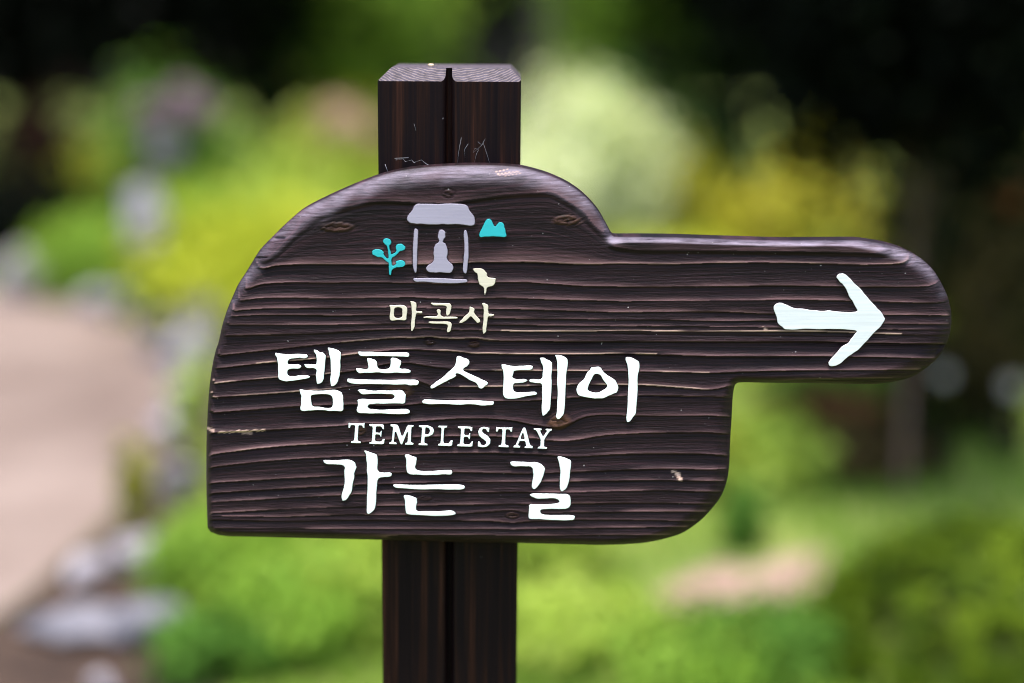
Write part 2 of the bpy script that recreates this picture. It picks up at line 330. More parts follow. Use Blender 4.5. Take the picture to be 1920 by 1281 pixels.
# name, crop, material, smoothing passes, [outline, holes...]
SHAPES = [
 ('emblem_roof','c1','lav',1,[[(560,103),(620,97),(700,105),(780,101),(960,100),(995,118),(1012,160),(1055,215),(1057,265),(1040,290),(1000,292),(900,275),(830,282),(760,275),(680,280),(600,272),(545,277),(490,262),(470,235),(475,205),(520,150),(540,115)]]),
 ('emblem_pillar','c1','lav',2,[[(545,310),(568,325),(570,350),(565,450),(562,560),(560,650),(555,695),(540,696),(525,660),(520,600),(522,480),(528,380),(532,320)]]),
 ('emblem_pillar','c1','lav',2,[[(968,320),(985,330),(995,380),(1000,450),(1002,540),(995,620),(985,695),(970,702),(955,690),(947,660),(955,600),(958,540),(965,470),(960,400),(955,345)]]),
 ('emblem_floor','c1','lav',2,[[(530,735),(560,738),(700,735),(850,745),(980,745),(995,762),(985,778),(850,787),(720,780),(600,770),(545,775),(522,752)]]),
 ('emblem_figure','c1','lav',2,[[(750,325),(780,322),(800,340),(805,370),(795,400),(780,415),(782,430),(808,450),(822,490),(820,530),(812,565),(830,595),(860,620),(874,645),(868,675),(850,692),(800,695),(755,690),(710,693),(660,690),(638,670),(636,645),(655,625),(695,605),(705,570),(700,510),(705,470),(720,445),(745,430),(747,415),(735,400),(735,370),(740,340)]]),
 ('emblem_sprig','c1','teal',2,[[(325,718),(314,708),(318,660),(316,612),(300,598),(270,572),(245,562),(215,555),(185,545),(168,522),(175,500),(205,488),(245,492),(270,510),(275,535),(285,555),(310,575),(314,560),(308,510),(300,458),(280,450),(264,428),(270,402),(300,393),(330,405),(340,430),(332,450),(322,460),(330,500),(338,535),(355,528),(385,508),(375,490),(372,462),(395,443),(430,445),(458,462),(460,485),(440,502),(405,510),(395,528),(370,548),(345,565),(340,590),(342,628),(360,632),(378,618),(372,600),(400,582),(440,585),(457,602),(458,630),(440,645),(410,648),(385,645),(360,658),(343,672),(340,700),(336,715)]]),
 ('emblem_mountain','c1','teal',2,[[(1092,350),(1100,330),(1130,280),(1150,240),(1175,228),(1195,238),(1210,265),(1222,300),(1240,285),(1262,260),(1285,258),(1303,275),(1312,310),(1327,360),(1325,385),(1305,390),(1270,382),(1180,380),(1130,390),(1100,388),(1088,372)]]),
 ('emblem_bird','c1','cream',1,[[(1033,660),(1060,655),(1105,655),(1135,665),(1155,690),(1162,720),(1180,735),(1210,732),(1238,740),(1232,765),(1222,795),(1195,812),(1155,818),(1150,870),(1140,880),(1130,860),(1132,818),(1110,808),(1090,785),(1080,750),(1075,710),(1070,695),(1050,688)]]),
 ('letter','c1','cream',1,[[(318,965),(345,970),(400,965),(440,968),(475,985),(478,1020),(470,1060),(468,1103),(400,1098),(325,1107),(322,1060),(330,1010)],[(365,990),(430,990),(433,1040),(428,1078),(365,1080),(362,1030)]],
   [[(495,930),(520,937),(550,945),(557,970),(550,1022),(580,1025),(605,1020),(605,1042),(575,1042),(548,1045),(545,1100),(540,1160),(522,1193),(508,1192),(505,1150),(510,1060),(510,980),(500,955)]]),
 ('letter','c1','cream',1,[[(668,948),(720,950),(790,950),(840,950),(858,975),(850,1020),(835,1055),(818,1063),(803,1050),(808,1010),(812,975),(750,975),(690,972)]],
   [[(730,1005),(755,1003),(762,1025),(758,1065),(840,1068),(905,1070),(908,1085),(880,1092),(760,1090),(650,1085),(615,1082),(612,1068),(660,1065),(732,1065),(735,1040),(725,1020)]],
   [[(650,1108),(720,1110),(840,1108),(860,1130),(855,1170),(845,1200),(820,1207),(810,1190),(820,1160),(820,1132),(740,1132),(660,1128)]]),
 ('letter','c1','cream',1,[[(1002,978),(1040,988),(1057,1005),(1045,1030),(1075,1065),(1108,1100),(1090,1130),(1065,1118),(1040,1085),(1018,1062),(990,1095),(950,1125),(925,1128),(918,1115),(950,1085),(990,1045),(1010,1015)]],
   [[(1113,950),(1140,952),(1170,965),(1172,1000),(1168,1040),(1200,1045),(1222,1045),(1222,1060),(1195,1068),(1165,1068),(1160,1130),(1155,1190),(1140,1215),(1122,1215),(1118,1180),(1125,1090),(1128,1000),(1122,975)]]),
 ('letter','t2','white',1,[[(82,112),(130,120),(200,128),(300,122),(380,122),(412,135),(412,160),(390,170),(340,165),(300,168),(215,180),(214,233),(250,228),(320,226),(350,240),(345,268),(320,275),(260,272),(213,285),(215,345),(260,348),(330,345),(370,335),(420,338),(440,355),(425,372),(370,378),(290,392),(210,405),(160,398),(120,375),(112,340),(118,250),(108,190),(90,150)]],
   [[(465,82),(490,80),(520,95),(560,112),(595,130),(595,180),(582,240),(580,320),(575,380),(550,410),(520,432),(500,420),(496,370),(493,330),(500,275),(450,268),(400,270),(375,240),(378,222),(420,228),(470,228),(500,225),(500,165),(490,130),(468,105)]],
   [[(605,62),(630,60),(690,75),(735,95),(748,120),(740,180),(742,260),(730,330),(722,390),(695,430),(665,452),(640,445),(635,400),(640,330),(640,240),(635,165),(622,110)]],
   [[(322,475),(360,480),(440,492),(540,492),(620,485),(690,480),(745,505),(768,530),(765,580),(773,640),(768,705),(700,698),(600,695),(520,688),(430,695),(350,700),(333,675),(345,620),(345,560),(335,510)],[(450,535),(520,530),(610,528),(650,545),(660,580),(662,630),(650,665),(600,665),(520,650),(460,652),(448,600),(443,560)]]),
 ('letter','t2','white',1,[[(908,98),(960,102),(1050,105),(1150,110),(1280,108),(1400,105),(1432,125),(1425,158),(1370,152),(1250,152),(1130,148),(1000,150),(935,148),(915,125)]],
   [[(995,165),(1050,170),(1105,185),(1110,270),(1160,278),(1232,272),(1240,215),(1238,160),(1290,165),(1340,185),(1352,205),(1340,235),(1322,272),(1400,272),(1440,285),(1447,305),(1425,322),(1330,315),(1200,320),(1080,312),(960,318),(920,320),(885,275),(900,265),(960,270),(1020,275),(1015,225)]],
   [[(815,370),(870,372),(1000,380),(1200,382),(1400,380),(1510,382),(1527,405),(1515,438),(1450,440),(1380,432),(1250,435),(1100,428),(950,430),(850,425),(808,410),(802,385)]],
   [[(908,480),(960,478),(1060,490),(1160,485),(1260,490),(1350,480),(1385,515),(1395,545),(1390,580),(1385,625),(1300,625),(1180,622),(1080,625),(1012,632),(1022,672),(1100,680),(1250,680),(1400,672),(1438,690),(1432,722),(1370,728),(1250,728),(1150,718),(1000,722),(920,720),(898,700),(910,650),(908,600),(905,578),(960,575),(1060,580),(1180,578),(1265,578),(1282,550),(1250,530),(1180,525),(1080,525),(1000,532),(950,532),(920,505)]]),
 ('letter','t3','white',1,[[(335,120),(355,117),(390,130),(432,145),(442,175),(425,200),(395,220),(385,232),(420,255),(470,275),(530,305),(585,330),(592,348),(560,372),(535,392),(515,385),(500,350),(450,320),(400,290),(350,265),(325,262),(330,285),(290,310),(240,330),(190,360),(150,382),(120,388),(115,370),(150,340),(200,305),(250,265),(290,225),(320,190),(330,150)]],
   [[(60,472),(110,478),(250,480),(400,480),(540,485),(620,483),(642,500),(632,522),(580,525),(510,525),(450,515),(350,520),(220,515),(120,515),(60,512),(46,492)]]),
 ('letter','t3','white',1,[[(697,187),(730,185),(790,200),(870,200),(950,192),(962,212),(945,232),(880,235),(803,238),(795,270),(790,302),(840,308),(895,302),(912,320),(895,338),(840,342),(795,345),(797,415),(860,415),(940,410),(985,412),(995,430),(975,445),(880,455),(800,472),(740,468),(708,450),(710,380),(715,300),(712,240),(698,210)]],
   [[(1010,130),(1040,130),(1080,150),(1115,170),(1117,210),(1108,270),(1112,350),(1105,450),(1100,550),(1080,580),(1050,610),(1032,605),(1025,560),(1030,470),(1028,400),(1030,345),(985,340),(940,340),(922,315),(935,308),(980,310),(1030,310),(1040,250),(1035,200),(1018,165)]],
   [[(1135,110),(1170,110),(1220,125),(1245,150),(1240,200),(1232,260),(1225,350),(1225,450),(1220,560),(1200,610),(1165,642),(1145,630),(1150,560),(1160,450),(1152,350),(1155,240),(1155,170),(1142,135)]]),
 ('letter','t3','white',1,[[(1430,215),(1470,205),(1510,210),(1522,235),(1560,270),(1600,295),(1640,330),(1658,370),(1655,405),(1630,425),(1590,440),(1540,465),(1480,470),(1410,462),(1340,450),(1312,425),(1310,380),(1330,345),(1370,310),(1385,280),(1400,250),(1420,235)],[(1455,270),(1490,265),(1515,285),(1530,320),(1555,345),(1565,375),(1530,395),(1490,420),(1440,415),(1405,400),(1410,365),(1425,335),(1440,305)]],
   [[(1710,130),(1740,125),(1790,145),(1830,165),(1828,220),(1812,290),(1815,390),(1810,490),(1800,590),(1775,625),(1740,662),(1720,655),(1722,600),(1732,490),(1730,400),(1740,300),(1732,200),(1712,160)]]),
 ('letter','t4','white',1,[[(55,308),(90,310),(150,312),(230,305),(270,312),(295,340),(295,370),(280,400),(283,430),(270,480),(265,530),(240,570),(215,600),(190,595),(188,565),(205,510),(212,450),(208,400),(212,345),(150,342),(75,342)]],
   [[(345,240),(370,245),(410,260),(445,272),(450,320),(442,390),(490,400),(540,395),(548,410),(540,430),(490,430),(445,440),(440,520),(435,610),(430,655),(390,692),(370,690),(368,640),(370,540),(375,440),(365,380),(368,320),(362,275)]]),
 ('letter','t4','white',1,[[(632,272),(665,270),(700,285),(722,295),(720,330),(710,360),(718,380),(760,388),(850,388),(930,378),(965,380),(976,398),(960,415),(900,413),(800,418),(700,415),(655,410),(645,370),(645,310)]],
   [[(560,478),(620,482),(750,485),(900,482),(1040,482),(1065,495),(1055,520),(960,520),(850,515),(750,520),(640,512),(570,508),(550,492)]],
   [[(622,555),(660,558),(715,572),(725,600),(715,640),(720,670),(800,672),(890,672),(960,662),(995,675),(998,692),(960,703),(860,705),(760,698),(660,697),(640,680),(640,610)]]),
 ('letter','t4','white',1,[[(1375,320),(1420,322),(1500,325),(1580,322),(1620,355),(1628,380),(1610,430),(1595,470),(1560,517),(1535,512),(1530,480),(1545,430),(1540,385),(1535,360),(1480,355),(1390,358)]],
   [[(1708,285),(1740,283),(1790,300),(1815,315),(1805,380),(1800,450),(1780,510),(1750,535),(1730,525),(1728,470),(1735,400),(1725,330)]],
   [[(1515,548),(1560,545),(1640,548),(1720,548),(1790,548),(1812,580),(1805,655),(1720,655),(1640,655),(1592,660),(1598,690),(1640,698),(1730,700),(1830,695),(1840,715),(1825,738),(1740,735),(1640,732),(1570,728),(1515,728),(1505,705),(1512,660),(1512,620),(1560,622),(1660,620),(1720,615),(1728,595),(1700,580),(1620,582),(1560,582),(1530,570)]]),
 ('letter','t4','white',3,[[(238,45),(262,50),(340,50),(355,45),(353,85),(340,82),(335,68),(312,66),(308,120),(306,172),(327,180),(327,193),(255,190),(258,178),(278,172),(282,120),(285,66),(258,64),(250,85),(238,85)]]),
 ('letter','t4','white',3,[[(385,55),(490,58),(492,95),(478,92),(470,75),(435,73),(432,115),(462,118),(468,102),(476,103),(472,148),(464,146),(458,132),(430,130),(428,178),(470,180),(482,160),(497,160),(490,200),(385,197),(387,185),(403,180),(410,75),(385,70)]]),
 ('letter','t4','white',3,[[(535,57),(590,60),(618,150),(655,62),(700,63),(700,75),(685,80),(680,185),(700,190),(697,204),(638,203),(640,190),(655,186),(660,100),(620,200),(606,200),(570,100),(560,182),(580,188),(580,200),(525,198),(527,186),(543,182),(553,78),(535,72)]]),
 ('letter','t4','white',3,[[(735,65),(800,65),(835,80),(845,105),(835,130),(805,145),(778,147),(776,190),(797,196),(797,208),(732,206),(734,194),(750,190),(758,82),(735,77)],[(784,80),(805,85),(815,105),(805,125),(780,130)]]),
 ('letter','t4','white',3,[[(872,67),(937,68),(935,82),(915,85),(910,190),(945,192),(960,170),(977,172),(970,213),(870,210),(872,196),(888,192),(895,84),(872,80)]]),
 ('letter','t4','white',3,[[(1010,70),(1115,75),(1113,108),(1100,106),(1092,90),(1060,88),(1056,132),(1085,134),(1092,120),(1100,120),(1097,165),(1088,163),(1080,148),(1055,147),(1052,196),(1095,198),(1108,178),(1120,178),(1113,218),(1005,214),(1007,200),(1025,196),(1033,90),(1010,84)]]),
 ('letter','t4','white',3,[[(1235,82),(1232,115),(1218,112),(1208,92),(1190,90),(1182,105),(1195,122),(1225,140),(1242,165),(1240,195),(1215,218),(1185,222),(1150,215),(1152,178),(1168,180),(1175,200),(1195,207),(1210,195),(1208,178),(1180,158),(1158,138),(1152,110),(1165,84),(1195,74),(1218,80)]]),
 ('letter','t4','white',3,[[(1280,75),(1300,80),(1380,80),(1397,75),(1395,112),(1382,112),(1375,96),(1352,94),(1348,150),(1346,200),(1370,208),(1370,222),(1297,218),(1299,206),(1318,202),(1325,94),(1300,92),(1292,112),(1278,110)]]),
 ('letter','t4','white',3,[[(1470,80),(1490,82),(1522,205),(1540,212),(1540,228),(1480,226),(1482,214),(1492,210),(1485,178),(1448,176),(1436,205),(1452,212),(1450,225),(1402,222),(1404,210),(1418,204)],[(1470,115),(1482,162),(1453,160)]]),
 ('letter','t4','white',3,[[(1545,85),(1605,88),(1603,100),(1592,103),(1612,145),(1640,104),(1628,100),(1630,88),(1677,90),(1675,102),(1660,108),(1622,165),(1620,215),(1642,220),(1640,233),(1573,230),(1575,218),(1592,213),(1594,165),(1562,100),(1545,97)]]),
 ('arrow','ar','arrow',1,[[(895,370),(915,345),(945,337),(970,345),(1010,385),(1045,425),(1090,460),(1120,500),(1160,550),(1210,600),(1255,645),(1277,680),(1272,715),(1240,760),(1200,795),(1150,850),(1100,905),(1060,945),(1000,985),(970,1005),(930,1045),(885,1062),(845,1062),(835,1035),(850,1005),(900,955),(950,900),(990,880),(1020,840),(1045,805),(1062,785),(980,780),(850,770),(780,775),(680,770),(580,780),(510,778),(475,755),(445,725),(432,670),(412,615),(415,590),(440,567),(490,568),(530,590),(580,612),(650,612),(720,622),(790,635),(860,628),(940,640),(1075,642),(1045,600),(1020,550),(995,515),(980,470),(950,430),(920,400)]]),
]
def chaikin(p, it, q):
    p = np.array(p, float)
    for _ in range(it):
        n = np.roll(p, -1, 0)
        a = p * (1 - q) + n * q; b = p * q + n * (1 - q)
        p = np.stack([a, b], 1).reshape(-1, 2)
    return p
def glyph_px(poly, crop, sm):
    ox, oy, s = GLY[crop]
    p = np.array(poly, float) / s + np.array([ox, oy])
    if sm == 3: return chaikin(p, 1, 0.13)
    p = chaikin(p, 1, 0.25)
    jr = np.random.default_rng(int(abs(p.sum())) % 9973)
    p = p + jr.normal(0, 0.38 if len(p) > 30 else 0.2, p.shape)
    return chaikin(p, 1, 0.25)
def inside(px, py, poly):
    r = np.zeros(px.shape, bool)
    n = len(poly)
    for i in range(n):
        x1, y1 = poly[i]; x2, y2 = poly[(i + 1) % n]
        if y1 == y2: continue
        c = ((y1 > py) != (y2 > py)) & (px < (x2 - x1) * (py - y1) / (y2 - y1) + x1)
        r ^= c
    return r
def edge_dist(px, py, poly):
    best = np.full(px.shape, 1e9); bx = np.zeros(px.shape); by = np.zeros(px.shape)
    n = len(poly)
    for i in range(n):
        x1, y1 = poly[i]; x2, y2 = poly[(i + 1) % n]
        dx, dy = x2 - x1, y2 - y1
        L = dx * dx + dy * dy
        if L < 1e-9: continue
        t = np.clip(((px - x1) * dx + (py - y1) * dy) / L, 0, 1)
        qx, qy = x1 + t * dx, y1 + t * dy
        d = (px - qx) ** 2 + (py - qy) ** 2
        k = d < best
        best[k] = d[k]; bx[k] = qx[k]; by[k] = qy[k]
    return np.sqrt(best), bx, by
def smooth_noise(x, seed, step):
    g = np.random.default_rng(seed).normal(0, 1, 4000)
    f = x / step; i = np.floor(f).astype(int); t = f - i; t = t * t * (3 - 2 * t)
    return g[i % 4000] * (1 - t) + g[(i + 1) % 4000] * t
def sstep(a, b, x):
    t = np.clip((x - a) / (b - a), 0, 1)
    return t * t * (3 - 2 * t)

M_board, M_post = board_mat(), post_mat()
PX = 0.0005                                   # metres per photo pixel on the board
outline = chaikin(OUT, 2, 0.22)
DX, DY = 3.4, 1.25
xs = np.arange(380, 1795, DX); ys = np.arange(300, 1032, DY)
GX, GY = np.meshgrid(xs, ys)
ins = inside(GX, GY, outline)
dist, BX, BY = edge_dist(GX, GY, outline)
d = np.where(ins, dist, 0.0)
# rounded-over rim: wider along the top and left shoulder
wr = 13 + 33 * sstep(620, 420, GY) * sstep(1180, 1080, GX) + 22 * sstep(1560, 1740, GX) + 18 * sstep(1180,1330,GX) * sstep(700, 800, GY)
wr = wr - 20 * sstep(640, 760, GY) * sstep(520, 430, GX)
rd = 24.0
wr = np.maximum(wr, 11)
drop = rd * np.clip(1 - d / wr, 0, 1) ** 2.1
# growth rings
ex = GX.copy(); ey = GY + 1.5 * drop * np.where(GY > 800, -0.35, 1.0) * np.where(GX > 1200, 0.6 * sstep(600, 460, GY), 1.0)
for kx, ky, kw, kh, kc, push in KNOTS:
    if push == 0: continue
    u = (GX - kx) / (kw * 1.9); v = (GY - ky)
    ey = ey - push * np.tanh(v / kh) * np.exp(-u * u) * np.exp(-np.abs(v) / (kh * 2.6))
ey = ey + 0.35 * smooth_noise(GX, 3, 170) + 0.15 * smooth_noise(GX + 3 * GY, 5, 29)
ry = np.array([np.interp(xs, *zip(*r)) + 0.4 * smooth_noise(xs + 191 * k, 11, 120) for k, r in enumerate(RIDGES)])
ry = np.vstack([np.full(len(xs), 250.0), ry, np.full(len(xs), 1018.0), np.full(len(xs), 1075.0)])
ker = np.hanning(17); ker /= ker.sum()
ry = np.array([np.convolve(np.pad(q, 8, mode='edge'), ker, 'valid') for q in ry])
for k in range(1, len(ry)): ry[k] = np.maximum(ry[k], ry[k - 1] + 3.2)
ringu = np.zeros(GX.shape); T = np.zeros(GX.shape); WID = np.zeros(GX.shape)
for c in range(len(xs)):
    rc = ry[:, c]
    k = np.clip(np.searchsorted(rc, ey[:, c]) - 1, 0, len(rc) - 2)
    wdt = rc[k + 1] - rc[k]
    T[:, c] = np.clip((ey[:, c] - rc[k]) / wdt, 0, 1); WID[:, c] = wdt; ringu[:, c] = k + T[:, c]
depth = np.clip(0.21 * WID, 1.6, 5.8)
kk = np.floor(ringu).astype(int)
depth = depth * np.random.default_rng(5).uniform(0.55, 1.25, 60)[kk]
depth = depth * np.clip(0.85 + 0.38 * smooth_noise(GX + 530 * kk, 25, 130), 0.25, 1.4)
depth = np.where(kk == 0, 2.0, np.where(kk == 1, 3.2, depth))
p_ = np.clip(WID / 13, 1.3, 2.7)
lip = np.clip(np.where(kk == 1, 9.0, 2.0) / np.maximum(WID, 1), 0.02, 0.4)
tl = np.clip((T - lip) / (1 - lip), 0, 1)
prof = np.where(T < lip, 1 - 1.30 * sstep(0, 1, T / lip), tl ** p_ - 0.30 * np.exp(-tl * WID / 3.0))
nsub = np.clip(np.round(WID / 7.5), 1, 7)
st = (T * nsub + 0.25 * smooth_noise(GX + 700 * kk, 21, 60)) % 1.0
sub = np.where(nsub > 1, (st ** 2) * np.random.default_rng(9).uniform(0.25, 1.0, 977)[(kk * 13 + np.floor(T * nsub).astype(int)) % 977], 0.0) * 0.35
h = -depth + depth * prof + sub * (1 - np.clip(prof, 0, 1))
h = h + 0.18 * smooth_noise(GX * 0.35 + GY * 9.1, 31, 6) + 0.35 * smooth_noise(GX + 2.2 * GY, 33, 150)
fade = sstep(0, 10, d)
# crest and knot masks
pc_ = np.clip(prof, 0, 1)
crest = np.where(T < lip, 0.0, 0.58 * pc_ ** 1.7 + 0.65 * pc_ ** 8) * np.where(kk == 0, 0.45, 1.0) * np.random.default_rng(8).uniform(0.45, 1.0, 60)[kk] * np.clip(0.7 + 0.35 * smooth_noise(GX + 300 * kk, 41, 70), 0.15, 1)
knot = np.zeros(GX.shape)
for kx, ky, kw, kh, kc, push in KNOTS:
    rr = np.sqrt(((GX - kx) / kw) ** 2 + ((GY - ky + 0.1 * (GX - kx) * (push == 16)) / kh) ** 2)
    ms = sstep(1.25, 0.55, rr + 0.14 * smooth_noise(GX * 1.7 + GY * 3, 51, 9))
    h = h * (1 - 0.7 * ms) + ms * (0.7 * np.cos(np.clip(rr, 0, 1.3) * 9 + 0.6 * np.sin(GX * 0.21)) - 0.4)
    h -= 3.2 * np.exp(-((rr - 1.05) / 0.12) ** 2) * (0.25 if kc > 0.5 else 0.6)
    cr = np.abs(GY - ky - 2.2 * smooth_noise(GX, 61, 9)) < 1.0
    h -= 3.5 * (cr & (rr < 0.62))
    knot = np.maximum(knot, ms * kc)
    crest *= 1 - ms
# checks (cracks)
for x0, x1, yy, dp in [(1197, 1342, 743, 4.5), (505, 536, 446, 5), (478, 500, 483, 4), (1150, 1660, 627, 1.5)]:
    yc = yy + (GX - x0) * 0.012
    h -= dp * (np.abs(GY - yc) < 1.5) * (GX > x0) * (GX < x1)
# bare wood where the stain has come off
bare = np.zeros(GX.shape)
def spot(x0, y0, x1, y1, wd, amt=1.0):
    global bare
    L = (x1 - x0) ** 2 + (y1 - y0) ** 2
    t = np.clip(((GX - x0) * (x1 - x0) + (GY - y0) * (y1 - y0)) / L, 0, 1)
    dd = np.hypot(GX - x0 - t * (x1 - x0), GY - y0 - t * (y1 - y0))
    bare = np.maximum(bare, amt * sstep(wd, wd * 0.5, dd + 0.8 * smooth_noise(GX * 2 + GY * 5, 71, 6)))
spot(1262, 884, 1270, 888, 3.2); spot(1270, 888, 1276, 900, 4.2)
spot(412, 811, 495, 806.5, 2.2, 0.9); spot(389, 803, 400, 808, 4, 0.6); spot(455, 811, 470, 812, 4, 0.5)
fl = np.exp(-(((GX - 952) / 24) ** 2 + ((GY - 325) / 8) ** 2)) * (smooth_noise(GX * 3.1 + GY * 17.3, 81, 5) > 0.75)
bare = np.maximum(bare, 0.8 * (fl > 0.35))
spot(1432, 613, 1437, 619, 2.0, 0.5); spot(1434, 616, 1436, 622, 1.4, 0.75)
for k_, xa, xb, am in [(7, 940, 1690, 0.75), (9, 480, 1230, 0.7), (8, 640, 1000, 0.3), (10, 390, 640, 0.55), (11, 395, 640, 0.6), (11, 860, 1330, 0.6), (10, 860, 1330, 0.45), (14, 400, 700, 0.25), (1, 500, 1700, 0.15)]:  # bare ridge lines, with glossy light streaks put into the colour too
    on = (kk == k_) & (GX > xa) & (GX < xb)
    bare = np.maximum(bare, on * am * sstep(1 - 3.2 / np.maximum(WID, 4), 1 - 1.2 / np.maximum(WID, 4), T) * np.clip(0.7 + 0.6 * smooth_noise(GX, 91 + k_, 38), 0, 1))
# raised lettering: sandblasted ground rises to meet it
cover = np.zeros(GX.shape)
for sh in SHAPES:
    for comp in sh[4:]:
        o = glyph_px(comp[0], sh[1], sh[3])
        x0, y0 = o.min(0) - 2; x1, y1 = o.max(0) + 2
        c0, c1 = np.searchsorted(xs, [x0, x1]); r0, r1 = np.searchsorted(ys, [y0, y1])
        mk = inside(GX[r0:r1, c0:c1], GY[r0:r1, c0:c1], o)
        for hl in comp[1:]: mk &= ~inside(GX[r0:r1, c0:c1], GY[r0:r1, c0:c1], glyph_px(hl, sh[1], sh[3]))
        cover[r0:r1, c0:c1] = np.maximum(cover[r0:r1, c0:c1], mk)
mound = cover.copy()
for _ in range(2):
    mound = (mound + np.roll(mound, 1, 1) + np.roll(mound, -1, 1)) / 3
for _ in range(4):
    mound = (mound + np.roll(mound, 1, 0) + np.roll(mound, -1, 0)) / 3
mound = np.clip(mound * 1.25, 0, 1) * (1 - cover)
h = h * (1 - 0.75 * mound) + mound * 1.0
h = np.where(cover > 0, np.minimum(h, -1.0), h)
crest = np.maximum(crest * (1 - cover), 0.30 * mound)
gy_, gx_ = np.gradient(drop, DY, DX)
sky_sheen = sstep(0.10, 0.9, -gy_ - 0.2 * np.abs(gx_) + 0.05 * smooth_noise(GX + 0.7 * GY, 95, 22) + 0.05 * smooth_noise(GX * 0.4 + 3 * GY, 96, 8)) * fade ** 0.3 * sstep(660, 560, GY) * sstep(0.04, 0.22, -gy_)  # mask by upward slope: sky light put into the rim colour
zoff = h * fade - drop                       # toward the viewer, photo pixels

sx_ = np.where(ins, GX, BX); sy_ = np.where(ins, GY, BY)
X, Y, Z = on_plane(sx_, sy_, -zoff * PX)
keep = np.zeros(GX.shape, bool)
cell = ins[:-1, :-1] | ins[1:, :-1] | ins[:-1, 1:] | ins[1:, 1:]
nr, nc = GX.shape
idx = np.full(GX.shape, -1)
jj, ii = np.nonzero(cell)
for a, b_ in ((0, 0), (0, 1), (1, 0), (1, 1)): keep[jj + a, ii + b_] = True
idx[keep] = np.arange(keep.sum())
quads = np.stack([idx[jj + 1, ii], idx[jj + 1, ii + 1], idx[jj, ii + 1], idx[jj, ii]], 1)
BV = np.stack([X[keep], Y[keep], Z[keep]], 1)
origin = Vector(on_plane(843, 1012)); origin = Vector((origin.x, 0.0, origin.z))
# sides and back: continue the rim straight back
edges = {}
for q in quads:
    for k in range(4):
        a, b_ = int(q[k]), int(q[(k + 1) % 4])
        if (b_, a) in edges: del edges[(b_, a)]
        else: edges[(a, b_)] = 1
rim = sorted({a for e in edges for a in e})
THK = 0.036
n0 = len(BV)
bidx = {v: n0 + i for i, v in enumerate(rim)}
side_v = BV[rim].copy(); side_v[:, 1] = THK
side_q = np.array([(b_, a, bidx[a], bidx[b_]) for a, b_ in edges])
allv = np.vstack([BV, side_v])
nb = len(allv)
ox, oy, oz = on_plane(outline[:, 0], outline[:, 1], rd * PX)
root = empty('signpost', (float(on_plane(843, 250, 0.036)[0]), THK + 0.067, 0.0))
tag(root, 'dark brown wooden hand shaped signpost with white lettering and arrow pointing right', 'signpost')
def local(o, world):
    o.location = Vector(world) - root.location
def board():
    me = mesh_np('sign_board', allv - np.array(origin), np.vstack([quads, side_q]))
    pad = lambda a: np.concatenate([a[keep], a[keep][rim]])
    fattr(me, 'ring', pad(ringu)); fattr(me, 'crest', pad(crest * fade)); fattr(me, 'knot', pad(knot)); fattr(me, 'bare', pad(bare)); fattr(me, 'sky_sheen', pad(sky_sheen))
    # back face
    bm = bmesh.new(); bm.from_mesh(me)
    tri = tessellate_polygon([[Vector((x, 0, z)) for x, z in zip(ox, oz)]])
    bv = [bm.verts.new((x - origin.x, THK - 0.0003, z - origin.z)) for x, z in zip(ox, oz)]
    for f in tri:
        try: bm.faces.new([bv[i] for i in f])
        except ValueError: pass
    bm.to_mesh(me); bm.free()
    o = link('sign_board', me, M_board, root, True)
    local(o, origin)
    return o
BOARD = board()

def inset(p, r):
    a = np.roll(p, 1, 0); b = np.roll(p, -1, 0)
    t = b - a; t /= np.maximum(np.linalg.norm(t, axis=1, keepdims=True), 1e-9)
    return p + r * np.stack([-t[:, 1], t[:, 0]], 1)
M_paint = {'white': paint_mat('white_paint', (0.79, 0.87, 0.86)), 'arrow': paint_mat('pale_white_paint', (0.62, 0.64, 0.67), 0.16),
           'lav': paint_mat('lavender_grey_paint', (0.31, 0.275, 0.365), 0.14), 'cream': paint_mat('cream_paint', (0.62, 0.55, 0.45)),
           'teal': paint_mat('turquoise_paint', (0.008, 0.36, 0.41), 0.08)}
TOPH, BASE, BEV = 2.6, -7.0, 0.9                  # photo pixels above / below the ring crests
def signed(p):
    x, y = p[:, 0], p[:, 1]
    return 0.5 * np.sum(x * np.roll(y, -1) - np.roll(x, -1) * y)
for sh in SHAPES:
    name, crop, mk, sm = sh[:4]
    verts, faces, fm = [], [], []
    for comp in sh[4:]:
        loops = []
        for li, poly in enumerate(comp):
            p = glyph_px(poly, crop, sm)
            if (signed(p) > 0) != (li == 0): p = p[::-1]
            loops.append(inset(p, 0.45))
        def put(p, zz):
            x, y, z = on_plane(p[:, 0], p[:, 1])
            s = len(verts)
            verts.extend((float(a) - origin.x, float(b) - zz * PX, float(c) - origin.z) for a, b, c in zip(x, y, z))
            return s
        tops = []
        for p in loops:
            n = len(p)
            s0 = put(p, BASE); s1 = put(p, TOPH - BEV); s2 = put(inset(p, BEV * 0.7), TOPH)
            for i in range(n):
                j = (i + 1) % n
                faces.append((s0 + i, s0 + j, s1 + j, s1 + i)); fm.append(1)
                faces.append((s1 + i, s1 + j, s2 + j, s2 + i)); fm.append(0)
            tops.append((s2, n))
        flat = [s + i for s, n in tops for i in range(n)]
        tri = tessellate_polygon([[Vector((verts[s + i][0], verts[s + i][2], 0)) for i in range(n)] for s, n in tops])
        for f in tri:
            faces.append(tuple(flat[i] for i in f)); fm.append(0)
    me = bpy.data.meshes.new(name)
    me.from_pydata(verts, [], faces)
    o = link(name, me, [M_paint[mk], M_board], BOARD)
    me.polygons.foreach_set('material_index', fm)
    bm = bmesh.new(); bm.from_mesh(me)
    for f in bm.faces:
        if f.material_index == 0 and abs(f.normal.y) > 0.5 and f.normal.y > 0: f.normal_flip()
    bm.to_mesh(me); bm.free()

